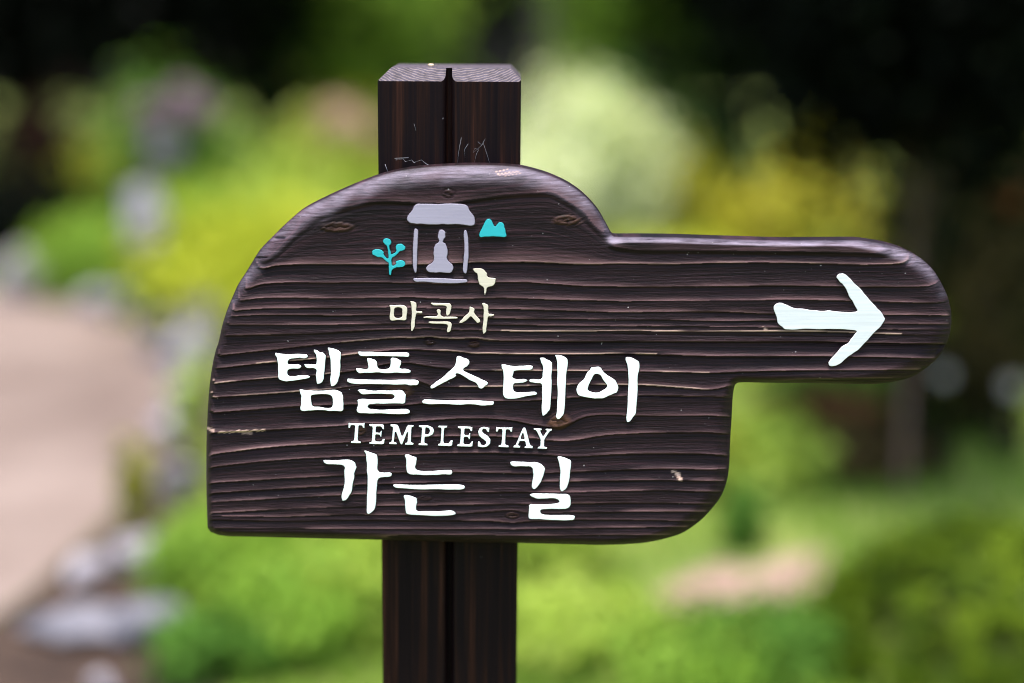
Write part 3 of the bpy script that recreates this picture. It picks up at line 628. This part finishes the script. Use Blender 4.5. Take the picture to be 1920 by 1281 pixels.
# post: grooved square section with a bevelled head
def post():
    YF = THK + 0.0005
    xl, _, _ = on_plane(709.5, 260, YF); xr, _, zt0 = on_plane(977, 150, YF)
    gx = float(on_plane(842, 230, YF)[0])
    ztop = float(on_plane(840, 127, YF + 0.02)[2])
    wdt = float(xr - xl); dp = wdt
    xl = float(xl); xr = float(xr)
    prof = []
    e = 0.0018
    prof += [(xl, YF + e), (xl + e, YF)]
    gw, lip, gd = 0.0030, 0.0068, 0.012
    for k in range(0, 9):
        a = k / 8 * math.pi / 2
        prof.append((gx - gw - lip * 0.7 * (1 - math.sin(a)), YF + lip * (1 - math.cos(a))))
    for k in range(1, 8):
        a = k / 8 * math.pi
        prof.append((gx - gw * math.cos(a), YF + gd + gw * math.sin(a)))
    for k in range(8, -1, -1):
        a = k / 8 * math.pi / 2
        prof.append((gx + gw + lip * 0.7 * (1 - math.sin(a)), YF + lip * (1 - math.cos(a))))
    prof += [(xr - e, YF), (xr, YF + e), (xr, YF + dp - e), (xr - e, YF + dp), (xl + e, YF + dp), (xl, YF + dp - e)]
    bm = bmesh.new()
    lo = [bm.verts.new((x, y, 0.0)) for x, y in prof]; hi = [bm.verts.new((x, y, ztop)) for x, y in prof]
    n = len(prof)
    for i in range(n):
        bm.faces.new((lo[i], lo[(i + 1) % n], hi[(i + 1) % n], hi[i]))
    bm.faces.new(hi); bm.faces.new(lo[::-1])
    c = 0.0120
    cx, cy = (xl + xr) / 2, YF + dp / 2
    for nv, pt in (((0, -1, 1), (cx, YF + c, ztop)), ((0, 1, 1), (cx, YF + dp - c, ztop)), ((-1, 0, 1), (xl + c, cy, ztop)), ((1, 0, 1), (xr - c * 0.8, cy, ztop))):
        g = bm.verts[:] + bm.edges[:] + bm.faces[:]
        r = bmesh.ops.bisect_plane(bm, geom=g, plane_co=pt, plane_no=nv, clear_outer=True)
        ed = [x for x in r['geom_cut'] if isinstance(x, bmesh.types.BMEdge)]
        bmesh.ops.contextual_create(bm, geom=ed)
    bmesh.ops.delete(bm, geom=[f for f in bm.faces if abs(f.normal.z) > 0.9 and f.calc_center_median().z > ztop - 1e-3], context='FACES_ONLY')
    bmesh.ops.remove_doubles(bm, verts=bm.verts[:], dist=1e-6)
    bmesh.ops.delete(bm, geom=[e for e in bm.edges if not e.link_faces], context='EDGES')
    bmesh.ops.holes_fill(bm, edges=[e for e in bm.edges if e.is_boundary], sides=0)
    bmesh.ops.recalc_face_normals(bm, faces=bm.faces[:])
    bmesh.ops.triangulate(bm, faces=[f for f in bm.faces if len(f.verts) > 4])
    me = bpy.data.meshes.new('post')
    bmesh.ops.translate(bm, verts=bm.verts[:], vec=-root.location)
    bm.to_mesh(me); bm.free()
    o = link('post', me, M_post, root)
    piv = Vector((cx, YF, ztop)) - root.location
    o.matrix_local = Matrix.Translation(piv) @ Matrix.Rotation(R(0.36), 4, 'Y') @ Matrix.Translation(-piv)
    return o, ztop
POST, ZTOP = post()

# ================================================================== small things on the sign
def tube_bm(bm, pts, rad, n=6):
    rings = []
    pts = [Vector(p) for p in pts]
    for i, p in enumerate(pts):
        d_ = (pts[min(i + 1, len(pts) - 1)] - pts[max(i - 1, 0)]).normalized()
        a = d_.orthogonal().normalized(); b = d_.cross(a)
        r = rad[i] if isinstance(rad, (list, tuple)) else rad
        rings.append([bm.verts.new(p + r * (math.cos(2 * math.pi * k / n) * a + math.sin(2 * math.pi * k / n) * b)) for k in range(n)])
    for A, B in zip(rings[:-1], rings[1:]):
        best = min(range(n), key=lambda s: (A[0].co - B[s].co).length)
        for k in range(n):
            bm.faces.new((A[k], A[(k + 1) % n], B[(k + 1 + best) % n], B[(k + best) % n]))
    bm.faces.new(rings[0][::-1]); bm.faces.new(rings[-1])
def bm_obj(name, bm, mat, parent=None, smooth=True):
    bmesh.ops.recalc_face_normals(bm, faces=bm.faces[:])
    me = bpy.data.meshes.new(name); bm.to_mesh(me); bm.free()
    return link(name, me, mat, parent, smooth)
M_silk, tS, bS = new_mat('cobweb_silk'); bS.inputs['Base Color'].default_value = (0.42, 0.42, 0.47, 1); bS.inputs['Roughness'].default_value = 0.5
M_husk = noise_mat('dry_husk', (0.50, 0.36, 0.22), (0.68, 0.55, 0.38), 400, 0.8, 0.1)
def web(label, lines, r0):
    bm = bmesh.new()
    for l in lines:
        P = [Vector(on_plane(x, y, THK - 0.0006 - 0.0004 * (i % 2))) for i, (x, y) in enumerate(l)]
        tube_bm(bm, P, r0, 5)
    c = sum((v.co for v in bm.verts), Vector()) / len(bm.verts)
    bmesh.ops.translate(bm, verts=bm.verts[:], vec=-c)
    o = bm_obj('cobweb', bm, M_silk); o.location = c
    return tag(o, label, 'cobweb', 'cobweb threads on the post')
web('short white cobweb thread on the post just above the left shoulder of the board', [[(742, 300), (756, 298), (760, 303), (772, 300), (776, 305), (790, 300), (800, 308), (812, 312)], [(740, 297), (766, 296)], [(722, 308), (727, 322)]], 0.00013)
web('faint looping cobweb threads on the post right of the groove', [[(858, 305), (860, 285), (865, 258)], [(888, 310), (893, 290), (897, 281), (890, 278), (887, 287)], [(888, 286), (904, 272), (910, 260), (903, 272), (896, 266)], [(872, 296), (871, 280), (878, 270)], [(906, 268), (914, 292), (919, 310)]], 0.00006)
web('thin slanting cobweb strand across the post left of the groove', [[(776, 232), (778, 238), (780, 246)]], 0.00006)
bm = bmesh.new()
bmesh.ops.create_icosphere(bm, subdivisions=2, radius=1)
for v in bm.verts: v.co = Vector((v.co.x * 0.0030, v.co.y * 0.0022, v.co.z * 0.0014)) * (1 + 0.18 * math.sin(5 * v.co.x + 9 * v.co.y))
o = bm_obj('seed_husk', bm, M_husk)
hp = on_plane(808, 122, THK + 0.055); o.location = (hp[0], hp[1], ZTOP + 0.0012)
tag(o, 'tiny pale dry seed husk lying on the top of the post', 'seed')

# ================================================================== GARDEN
def leaf_mesh(name, P, Nrm, size, aspect=0.5, seed=0, jit=0.6, tint=None):
    g = np.random.default_rng(seed)
    n = len(P)
    nn = Nrm + g.normal(0, jit, (n, 3)); nn /= np.linalg.norm(nn, axis=1, keepdims=True)
    r = g.normal(0, 1, (n, 3)); a = np.cross(nn, r); a /= np.linalg.norm(a, axis=1, keepdims=True)
    b = np.cross(nn, a)
    s = size * g.uniform(0.6, 1.35, (n, 1))
    v0 = P - a * s * 0.5; v2 = P + a * s * 0.5 - nn * s * 0.1
    v1 = P + b * s * aspect * 0.5 + nn * s * 0.09 - a * s * 0.08; v3 = P - b * s * aspect * 0.5 + nn * s * 0.09 - a * s * 0.08
    V = np.stack([v0, v1, v2, v3], 1).reshape(-1, 3)
    Q = np.arange(4 * n).reshape(n, 4)
    me = mesh_np(name, V, Q)
    t = g.uniform(0, 1, n) if tint is None else np.clip(tint + g.normal(0, 0.16, n), 0, 1)
    fattr(me, 'tint', np.repeat(t, 4))
    return me
def crown_points(rx, ry, rz, cz, n, clumps, spread, seed, low=-0.35, fill=0.25, rmin=0.72):
    """leaf clumps through an ellipsoid; denser toward its skin"""
    g = np.random.default_rng(seed)
    d_ = g.normal(0, 1, (clumps * 4, 3)); d_ /= np.linalg.norm(d_, axis=1, keepdims=True)
    d_ = d_[d_[:, 2] > low][:clumps]
    rad = g.uniform(rmin, 1.0, (len(d_), 1)) ** 0.8
    inner = g.uniform(0, 1, len(d_)) < fill
    rad[inner] *= g.uniform(0.3, 0.8, (inner.sum(), 1))
    cc = d_ * rad
    k = g.integers(0, len(cc), n)
    off = g.normal(0, spread, (n, 3))
    P = cc[k] + off
    nr_ = P / np.maximum(np.linalg.norm(P, axis=1, keepdims=True), 1e-6) * 0.6 + off / (np.linalg.norm(off, axis=1, keepdims=True) + 1e-6) * 0.6 + np.array([0, 0, 0.55])
    ct = np.random.default_rng(seed + 1).uniform(0.15, 0.85, len(cc))[k]
    P = P * np.array([rx, ry, rz]) + np.array([0, 0, cz])
    m = P[:, 2] > 0.004
    return P[m], nr_[m], ct[m], cc * np.array([rx, ry, rz]) + np.array([0, 0, cz])
M_twig = noise_mat('twig_bark', (0.05, 0.035, 0.025), (0.12, 0.09, 0.07), 30, 0.9, 0.4)
M_bark_grey = noise_mat('grey_bark', (0.06, 0.052, 0.050), (0.13, 0.115, 0.11), 9, 0.9, 0.6, 30)
M_bark_dark = noise_mat('dark_bark', (0.002, 0.0016, 0.0012), (0.006, 0.0045, 0.0035), 9, 0.9, 0.6, 30)
M_bark_mauve = noise_mat('smooth_bark', (0.11, 0.07, 0.057), (0.19, 0.125, 0.10), 9, 0.9, 0.5, 30)
LEAF = {
 'lime': leaf_mat('lime_leaf', (0.19, 0.28, 0.032), (0.31, 0.43, 0.055), (0.43, 0.53, 0.11), 0.4),
 'bright': leaf_mat('bright_leaf', (0.09, 0.185, 0.018), (0.17, 0.31, 0.030), (0.26, 0.41, 0.060), 0.4),
 'yellow': leaf_mat('yellow_leaf', (0.28, 0.28, 0.018), (0.45, 0.42, 0.035), (0.60, 0.54, 0.09), 0.4),
 'olive': leaf_mat('olive_leaf', (0.11, 0.125, 0.008), (0.21, 0.22, 0.014), (0.33, 0.31, 0.03), 0.35),
 'mid': leaf_mat('mid_leaf', (0.03, 0.08, 0.010), (0.06, 0.15, 0.018), (0.10, 0.21, 0.03), 0.3),
 'teal': leaf_mat('blue_green_leaf', (0.035, 0.11, 0.025), (0.07, 0.19, 0.05), (0.13, 0.27, 0.085), 0.3),
 'chartreuse': leaf_mat('chartreuse_leaf', (0.25, 0.31, 0.016), (0.42, 0.46, 0.030), (0.57, 0.58, 0.08), 0.4),
 'moss': leaf_mat('moss_green_leaf', (0.012, 0.028, 0.0015), (0.050, 0.086, 0.003), (0.135, 0.195, 0.009), 0.15),
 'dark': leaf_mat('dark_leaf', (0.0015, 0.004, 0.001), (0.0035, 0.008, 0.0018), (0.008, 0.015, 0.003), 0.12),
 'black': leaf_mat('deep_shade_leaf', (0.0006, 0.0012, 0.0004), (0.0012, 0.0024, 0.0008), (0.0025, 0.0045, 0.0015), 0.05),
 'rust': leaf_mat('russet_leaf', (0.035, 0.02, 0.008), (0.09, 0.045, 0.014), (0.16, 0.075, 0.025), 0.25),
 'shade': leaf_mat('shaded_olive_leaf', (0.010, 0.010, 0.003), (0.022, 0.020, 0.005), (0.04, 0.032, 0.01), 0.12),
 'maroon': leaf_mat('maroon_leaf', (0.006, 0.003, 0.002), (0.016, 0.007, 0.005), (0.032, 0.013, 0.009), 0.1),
 'brown': leaf_mat('brown_leaf', (0.035, 0.028, 0.008), (0.075, 0.052, 0.015), (0.12, 0.08, 0.03), 0.25),
 'pale': leaf_mat('pale_leaf', (0.44, 0.52, 0.20), (0.64, 0.70, 0.38), (0.78, 0.80, 0.56), 0.35),
}
PETAL = {
 'mauve': leaf_mat('mauve_petal', (0.18, 0.10, 0.15), (0.27, 0.17, 0.22), (0.38, 0.28, 0.33), 0.25),
 'pink': leaf_mat('pink_petal', (0.30, 0.19, 0.12), (0.42, 0.28, 0.19), (0.52, 0.38, 0.27), 0.25),
 'white': leaf_mat('white_petal', (0.30, 0.28, 0.32), (0.42, 0.39, 0.44), (0.56, 0.52, 0.56), 0.2),
 'ivory': leaf_mat('ivory_petal', (0.42, 0.38, 0.33), (0.56, 0.52, 0.46), (0.68, 0.64, 0.57), 0.2),
 'gold': leaf_mat('gold_petal', (0.45, 0.33, 0.03), (0.60, 0.48, 0.06), (0.72, 0.60, 0.12), 0.25),
 'orange': leaf_mat('orange_petal', (0.09, 0.035, 0.010), (0.15, 0.06, 0.018), (0.22, 0.095, 0.03), 0.2),
}
_seed = [100]
def nxt():
    _seed[0] += 1
    return _seed[0]
def bush(name, label, cat, px, D, wid, hgt, leaf, n=1500, ls=0.05, group=None, dep=None, flowers=(), cover=0.0, clumps=60, spread=0.2, fill=0.25, rmin=0.72):
    """flowers: (petal, dx px, z m, radius m)"""
    loc = at(px, D)
    o = empty(name, loc, 0)
    tag(o, label, cat, group)
    sd_ = nxt()
    rx = wid / 2; ry_ = (dep or wid) / 2
    P, nr_, ct, cc = crown_points(rx, ry_, hgt * 0.56, hgt * 0.46, n, clumps, spread, sd_, -0.75, fill, rmin)
    if rmin > 0.9:
        P, nr_, ct, cc = crown_points(rx, ry_, hgt, 0.0, n, clumps, spread, sd_, -0.02, fill, rmin)
        nr_ = P / np.array([rx, ry_, hgt]); _ = (P - np.array([0, 0, hgt * 0.3])) / np.array([rx, ry_, hgt * 0.56])
    link('foliage', leaf_mesh('foliage', P, nr_, ls, 0.55, sd_, 0.6 if rmin < 0.9 else 0.35, ct), LEAF[leaf], o)
    bm = bmesh.new()
    g = random.Random(sd_)
    for k in range(6):
        e = cc[g.randrange(len(cc))]
        tube_bm(bm, [(g.uniform(-.03, .03), g.uniform(-.03, .03), 0), (e[0] * .4, e[1] * .4, max(0.02, e[2] * .55)), (e[0] * .85, e[1] * .85, max(0.03, e[2] * .95))], [0.012 * hgt + .003, 0.008 * hgt + .002, 0.002], 5)
    bm_obj('stem', bm, M_twig, o)
    for pet, dx, z, rad in flowers:
        g2 = np.random.default_rng(nxt())
        q = g2.normal(0, 1, (170, 3)); q /= np.linalg.norm(q, axis=1, keepdims=True)
        f = link('flower_head', leaf_mesh('flower_head', q * rad * g2.uniform(0.75, 1, (170, 1)), q, rad * 0.55, 0.8, nxt(), 0.35), PETAL[pet], o)
        f.location = (dx / FPX * D, -ry_ * 0.55, z)
    return o
def tree(name, label, px, D, trunk_r, trunk_h, crown, leaf, n, ls, bark, group=None, lean=0.0, clumps=70, cat='tree', spread=0.15, low=-0.8):
    """crown: (rx, ry, rz, centre z)"""
    loc = at(px, D); o = empty(name, loc, 0)
    tag(o, label, cat, group)
    sd_ = nxt(); g = random.Random(sd_)
    rx, ry_, rz, cz = crown
    P, nr_, ct, cc = crown_points(rx, ry_, rz, cz, n, clumps, spread, sd_, low)
    link('crown', leaf_mesh('crown', P, nr_, ls, 0.6, sd_, 0.6, ct), LEAF[leaf], o)
    bm = bmesh.new()
    pts = [(lean * t * trunk_h + 0.25 * trunk_r * math.sin(t * 5 + sd_), 0.3 * trunk_r * math.cos(t * 4 + sd_), t * trunk_h) for t in (0, 0.08, 0.25, 0.45, 0.65, 0.85, 1.0)]
    tube_bm(bm, pts, [trunk_r * 1.5, trunk_r * 1.12, trunk_r, trunk_r * .9, trunk_r * .78, trunk_r * .6, trunk_r * .35], 10)
    for k in range(9):
        e = cc[g.randrange(len(cc))]; s = Vector(pts[g.choice((3, 4, 5))])
        tube_bm(bm, [s, s.lerp(Vector(e), 0.5) + Vector((0, 0, 0.05 * rz)), Vector(e)], [trunk_r * .42, trunk_r * .25, trunk_r * .07], 6)
    bm_obj('trunk', bm, bark, o)
    return o
M_rock = noise_mat('pale_boulder', (0.15, 0.138, 0.155), (0.33, 0.30, 0.325), 9, 0.85, 0.6, 40)
M_rock2 = noise_mat('grey_boulder', (0.065, 0.065, 0.08), (0.20, 0.19, 0.21), 7, 0.85, 0.6, 40)
def rock(label, px, D, wx, wy, hz, mat, rz=0.0):
    bm = bmesh.new()
    bmesh.ops.create_icosphere(bm, subdivisions=4, radius=1)
    s = nxt(); g = random.Random(s)
    ks = [(Vector((g.gauss(0, 1), g.gauss(0, 1), g.gauss(0, 1))).normalized(), g.uniform(0.42, 0.85)) for _ in range(13)]
    for v in bm.verts:
        c = v.co.copy()
        for nrm, dd in ks:
            e = c.dot(nrm) - dd
            if e > 0: c -= nrm * e * 0.85
        c *= 1 + 0.035 * math.sin(7 * c.x + s) * math.sin(6 * c.y + 2 * s) + 0.02 * math.sin(17 * c.z + 13 * c.x)
        v.co = Vector((c.x * wx / 2, c.y * wy / 2, (c.z + 0.55) * hz / 1.5))
    o = bm_obj('boulder', bm, mat)
    o.location = at(px, D); o.rotation_euler.z = rz
    return tag(o, label, 'rock', 'boulders edging the path')

# --- stones along the path
rock('dark grey boulder nearest the bottom left corner', 150, 3.70, 0.30, 0.28, 0.075, M_rock2, 0.4)
rock('grey flat topped boulder beside the lowest green plants at the bottom edge', 285, 3.68, 0.28, 0.28, 0.09, M_rock2, 1.3)
rock('broad pale flat topped boulder below the small seedling', 270, 4.18, 0.32, 0.30, 0.09, M_rock, 1.0)
rock('narrow pale slab by the path, left of the broad flat topped boulder', 165, 4.05, 0.13, 0.2, 0.08, M_rock, 2.6)
rock('small white stone at the very bottom edge', 190, 3.36, 0.07, 0.06, 0.05, M_rock, 0.2)
rock('pale rounded boulder just right of the seedling stem', 335, 4.80, 0.17, 0.15, 0.13, M_rock, 2.0)
rock('pale lavender boulder touching the left edge of the board', 352, 6.55, 0.24, 0.20, 0.22, M_rock, 0.7)
rock('tall pale boulder beside the upper board edge, behind the lavender one', 382, 7.05, 0.22, 0.2, 0.25, M_rock, 1.7)
rock('low grey boulder where the path bends away', 238, 7.75, 0.30, 0.22, 0.15, M_rock2, 0.3)
rock('whitish boulder at the left photo edge, under the dark shrubs', 40, 8.3, 0.30, 0.25, 0.30, M_rock, 2.4)
rock('small grey boulder half hidden under the yellow shrub', 305, 7.3, 0.16, 0.14, 0.12, M_rock2, 1.2)

rock('pale boulder behind the seedling, touching the lower left board edge', 322, 5.45, 0.17, 0.15, 0.12, M_rock, 0.9)
rock('pale boulder between the seedling and the lavender boulder', 345, 5.95, 0.20, 0.17, 0.15, M_rock, 2.9)
rock('low pale stone left of the lavender boulder', 300, 6.75, 0.17, 0.15, 0.11, M_rock2, 1.9)
rock('flat pale stone at the bend of the path, beside the low grey boulder', 185, 8.0, 0.22, 0.18, 0.10, M_rock, 1.1)
# --- left bed
bush('seedling', 'small yellow green seedling standing alone by the path edge', 'plant', 250, 4.55, 0.10, 0.31, 'olive', 130, 0.05, clumps=14, spread=0.2)
bush('seedling', 'pale green leafy shoot against the lower left board edge', 'plant', 368, 5.0, 0.12, 0.36, 'lime', 130, 0.055, clumps=14, spread=0.2)
bush('flowering_shrub', 'tall green shrub topped with big mauve and white flower heads', 'shrub', 345, 8.9, 0.85, 1.02, 'mid', 2600, 0.07, flowers=[('mauve', 20, 0.94, 0.10), ('mauve', -40, 0.88, 0.08), ('mauve', 60, 0.90, 0.08), ('white', -12, 0.72, 0.10), ('mauve', -5, 0.82, 0.09)])
bush('shrub', 'bright yellow green mound filling the bed left of the board', 'shrub', 470, 7.4, 1.0, 0.56, 'chartreuse', 2600, 0.06, group='rounded shrubs in the left bed')
bush('shrub', 'lime green mound behind the yellow one', 'shrub', 560, 8.6, 1.05, 0.70, 'lime', 2600, 0.06, group='rounded shrubs in the left bed')
bush('shrub', 'mid green shrub between the white blossom and the mauve flowers', 'shrub', 385, 8.2, 0.55, 0.55, 'bright', 1400, 0.06, group='rounded shrubs in the left bed')
bush('shrub', 'low leafy green shrub beside the whitish boulder', 'shrub', 180, 8.4, 0.62, 0.40, 'bright', 1600, 0.06, group='rounded shrubs in the left bed')
bush('shrub', 'olive shrub under the dark trees at the left', 'shrub', 230, 9.6, 0.75, 0.62, 'olive', 1500, 0.07, group='rounded shrubs in the left bed')
bush('flowering_shrub', 'green shrub with one pale pink bloom left of the post', 'shrub', 665, 9.8, 0.75, 0.85, 'olive', 2000, 0.065, flowers=[('pink', -12, 0.78, 0.13), ('pink', 25, 0.70, 0.11), ('pink', -30, 0.62, 0.09)])
bush('flowering_shrub', 'low shrub with a small mauve bloom between the mauve and pink ones', 'shrub', 470, 9.6, 0.55, 0.66, 'bright', 1300, 0.06, flowers=[('mauve', -8, 0.62, 0.09), ('pink', -60, 0.45, 0.07)])
bush('white_flower', 'upright white blossom plume standing left of the board', 'flower', 285, 7.55, 0.16, 0.30, 'bright', 220, 0.05, flowers=[('white', 0, 0.50, 0.09), ('white', 6, 0.40, 0.09), ('white', -4, 0.58, 0.07)], clumps=12)
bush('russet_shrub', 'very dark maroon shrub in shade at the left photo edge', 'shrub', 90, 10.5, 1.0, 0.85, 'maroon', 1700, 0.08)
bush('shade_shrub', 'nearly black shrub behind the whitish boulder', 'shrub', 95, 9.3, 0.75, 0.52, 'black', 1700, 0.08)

# --- low plants in front, left of the post
FR = 'low leafy plants in front of the board'
for px, D, wd, hg, lf, lb in [
    (420, 3.95, 0.34, 0.22, 'bright', 'bright green leafy plant next to the grey boulders'),
    (520, 4.35, 0.42, 0.26, 'lime', 'lime green plant under the lower left board corner'),
    (640, 4.45, 0.40, 0.27, 'lime', 'lime green plant just left of the post'),
    (560, 3.62, 0.42, 0.21, 'bright', 'deeper green plant at the bottom edge left of the post'),
    (690, 3.70, 0.30, 0.24, 'lime', 'pale green plant touching the left side of the post at the bottom'),
    (400, 3.45, 0.24, 0.14, 'mid', 'dark green plant at the bottom edge beside the large boulder')]:
    bush('leafy_plant', lb, 'plant', px, D, wd, hg, lf, 1600, 0.030, FR)
bush('white_flower', 'small plant with two white blooms under the lower board edge', 'flower', 575, 5.2, 0.34, 0.30, 'lime', 500, 0.045, flowers=[('white', -45, 0.24, 0.035), ('white', 48, 0.24, 0.035)])
# --- right of the post, in front
for px, D, wd, hg, lf, lb in [
    (1010, 4.1, 0.34, 0.25, 'lime', 'lime green plant touching the right side of the post'),
    (1075, 3.6, 0.36, 0.16, 'lime', 'pale green plant at the bottom edge right of the post'),
    (1130, 4.75, 0.44, 0.24, 'olive', 'olive plant under the rounded lower board corner'),
    (1270, 4.9, 0.40, 0.24, 'olive', 'olive plant behind the bare earth patch'),
    (1290, 3.50, 0.42, 0.11, 'bright', 'green plant in front of the bare earth patch'),
    (1430, 3.50, 0.36, 0.13, 'mid', 'deep green tuft between the earth patch and the clipped shrub'),
    (1390, 4.32, 0.10, 0.16, 'mid', 'small green tuft splitting the bare earth patch')]:
    bush('leafy_plant', lb, 'plant', px, D, wd, hg, lf, 1500, 0.030, FR)
bush('clipped_shrub', 'dark green clipped dome shrub filling the lower right corner', 'shrub', 1850, 3.52, 0.76, 0.315, 'moss', 14000, 0.021, clumps=320, spread=0.045, dep=0.64, fill=0.05, rmin=0.93)
# --- right bed behind the board
RB = 'rounded shrubs in the right bed'
for px, D, wd, hg, lf, lb in [
    (1545, 5.35, 0.38, 0.20, 'rust', 'red brown shrub left of the slender trunk'),
    (1500, 5.6, 0.26, 0.20, 'mid', 'dark green shrub beside the red brown one'),
    (1620, 5.7, 0.30, 0.22, 'mid', 'dark green shrub right behind the slender trunk'),
    (1420, 4.95, 0.36, 0.20, 'lime', 'pale green shrub just right of the lower board corner'),
    (1590, 5.15, 0.44, 0.13, 'brown', 'low brown green shrub at the foot of the slender trunk'),
    (1450, 6.6, 0.75, 0.28, 'lime', 'lime green shrub under the arm of the board'),
    (1640, 6.5, 0.45, 0.30, 'lime', 'mid green shrub under the rounded arm end'),
    (1790, 5.6, 0.40, 0.36, 'shade', 'dark brown green shrub right of the slender trunk'),
    (1510, 8.6, 0.62, 0.62, 'yellow', 'yellow shrub glowing above the arm of the board'),
    (1420, 8.8, 0.50, 0.50, 'yellow', 'greenish yellow shrub above the middle of the arm'),
    (1280, 9.4, 0.55, 0.62, 'olive', 'olive gold shrub right of the pale shrub'),
    (1610, 8.2, 0.50, 0.36, 'lime', 'low lime shrub just above the rounded arm end'),
    (1230, 7.9, 0.75, 0.34, 'chartreuse', 'yellow green low shrub above the start of the arm')]:
    bush('shrub', lb, 'shrub', px, D, wd, hg, lf, 1500, 0.055, RB)
bush('pale_shrub', 'whitish flowering shrub right behind the post', 'shrub', 1068, 8.8, 0.92, 0.95, 'pale', 5200, 0.065)
bush('blue_green_shrub', 'soft blue green shrub between the pale shrub and the dark trees', 'shrub', 1230, 12.5, 1.2, 0.95, 'teal', 2600, 0.08)
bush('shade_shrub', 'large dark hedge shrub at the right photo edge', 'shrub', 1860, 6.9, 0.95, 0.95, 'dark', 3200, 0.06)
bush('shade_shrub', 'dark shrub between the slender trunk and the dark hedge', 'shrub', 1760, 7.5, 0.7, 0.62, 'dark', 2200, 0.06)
bush('white_flower', 'single pale bloom at the right photo edge', 'flower', 1885, 5.2, 0.10, 0.22, 'dark', 120, 0.04, flowers=[('ivory', 0, 0.25, 0.028)], clumps=10)
bush('white_flower', 'single pale bloom just under the rounded arm end', 'flower', 1757, 5.0, 0.10, 0.24, 'dark', 120, 0.04, flowers=[('ivory', 0, 0.33, 0.024)], clumps=10)
bush('orange_shrub', 'shrub with an orange brown bloom high at the right edge', 'shrub', 1860, 6.2, 0.34, 0.84, 'shade', 900, 0.05, flowers=[('orange', -6, 0.77, 0.05), ('orange', 4, 0.72, 0.05)])
tree('young_tree', 'slender tree with a grey brown trunk and dark crown behind the arm end', 1690, 4.85, 0.0105, 1.15, (0.48, 0.45, 0.78, 1.60), 'black', 15000, 0.06, M_bark_mauve, clumps=160, spread=0.19)
bush('yellow_bush', 'small bright yellow green bush in front of the dark crown', 'shrub', 1560, 7.4, 0.42, 0.84, 'yellow', 600, 0.06)
# --- trees behind
TB = 'dark trees along the back of the garden'
tree('grey_trunk_tree', 'tree with a thick pale grey trunk right of the post top', 1035, 17.0, 0.18, 4.5, (2.2, 2.0, 1.7, 4.3), 'mid', 5200, 0.16, M_bark_grey)
tree('leafy_tree', 'soft green low branching tree left of the post top', 690, 15.5, 0.16, 3.0, (0.85, 0.9, 1.2, 1.4), 'bright', 4200, 0.12, M_bark_dark)
tree('leafy_tree', 'green low branching tree in front of the dark trees at the upper right', 1370, 13.0, 0.10, 2.4, (0.42, 0.5, 0.75, 1.45), 'mid', 2000, 0.10, M_bark_dark)
tree('leafy_tree', 'green low branching tree right of the grey trunk', 1225, 15.0, 0.14, 3.0, (0.9, 0.9, 1.3, 1.7), 'bright', 3600, 0.12, M_bark_dark)
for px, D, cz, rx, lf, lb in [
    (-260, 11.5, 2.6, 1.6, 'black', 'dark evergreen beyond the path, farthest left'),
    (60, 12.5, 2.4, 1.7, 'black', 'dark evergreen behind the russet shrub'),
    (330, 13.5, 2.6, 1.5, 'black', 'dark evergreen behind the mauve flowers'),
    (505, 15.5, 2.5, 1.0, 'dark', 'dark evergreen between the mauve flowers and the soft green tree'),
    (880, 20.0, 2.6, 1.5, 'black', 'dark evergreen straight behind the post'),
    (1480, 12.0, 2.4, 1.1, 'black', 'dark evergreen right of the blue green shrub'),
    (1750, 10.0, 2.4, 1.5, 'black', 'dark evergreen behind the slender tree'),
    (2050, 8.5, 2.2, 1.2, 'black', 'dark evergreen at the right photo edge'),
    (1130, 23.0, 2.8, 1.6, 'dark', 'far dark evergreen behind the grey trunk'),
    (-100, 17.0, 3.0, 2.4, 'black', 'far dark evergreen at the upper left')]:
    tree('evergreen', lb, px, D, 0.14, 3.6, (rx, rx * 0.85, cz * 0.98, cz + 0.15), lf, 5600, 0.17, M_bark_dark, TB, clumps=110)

# grass and ground cover
def grass():
    n = 42000
    g = np.random.default_rng(3)
    D = 3.0 + 9.0 * g.uniform(0, 1, n) ** 1.7
    u = g.uniform(-0.36, 0.36, n)
    x = u * D; y = D + CAM[1]
    px = 960 + u * FPX; py = 18 + 4480 / D
    bad = inside(px, py, [(-500, 1420), (420, 1420), (400, 1281), (380, 1000), (430, 800), (430, 620), (300, 550), (-600, 540)])
    bad |= inside(px, py, [(1160, 1200), (1200, 1140), (1280, 1085), (1350, 1058), (1410, 1072), (1470, 1046), (1560, 1030), (1540, 1090), (1500, 1140), (1440, 1165), (1330, 1195)])
    bad |= (np.abs(x - root.location.x) < 0.09) & (np.abs(y - root.location.y) < 0.09)
    x, y = x[~bad], y[~bad]; n = len(x)
    hgt = g.uniform(0.02, 0.055, n); a = g.uniform(0, 2 * math.pi, n); wv = 0.004 + 0.002 * g.uniform(0, 1, n)
    lx = g.normal(0, 0.014, n); ly = g.normal(0, 0.014, n)
    dx, dy = np.cos(a) * wv, np.sin(a) * wv
    V = np.stack([np.stack([x - dx, y - dy, 0 * x], 1), np.stack([x + dx, y + dy, 0 * x], 1), np.stack([x + lx, y + ly, hgt], 1)], 1).reshape(-1, 3)
    me = mesh_np('grass', V, np.arange(3 * n).reshape(n, 3))
    t = np.clip(0.5 + 0.25 * np.sin(x * 3 + 1) * np.sin(y * 2.3) + g.normal(0, 0.2, n), 0, 1)
    fattr(me, 'tint', np.repeat(t, 3))
    tag(link('grass', me, LEAF['bright']), 'short green grass growing over the lawn', 'grass', None, 'stuff')
grass()
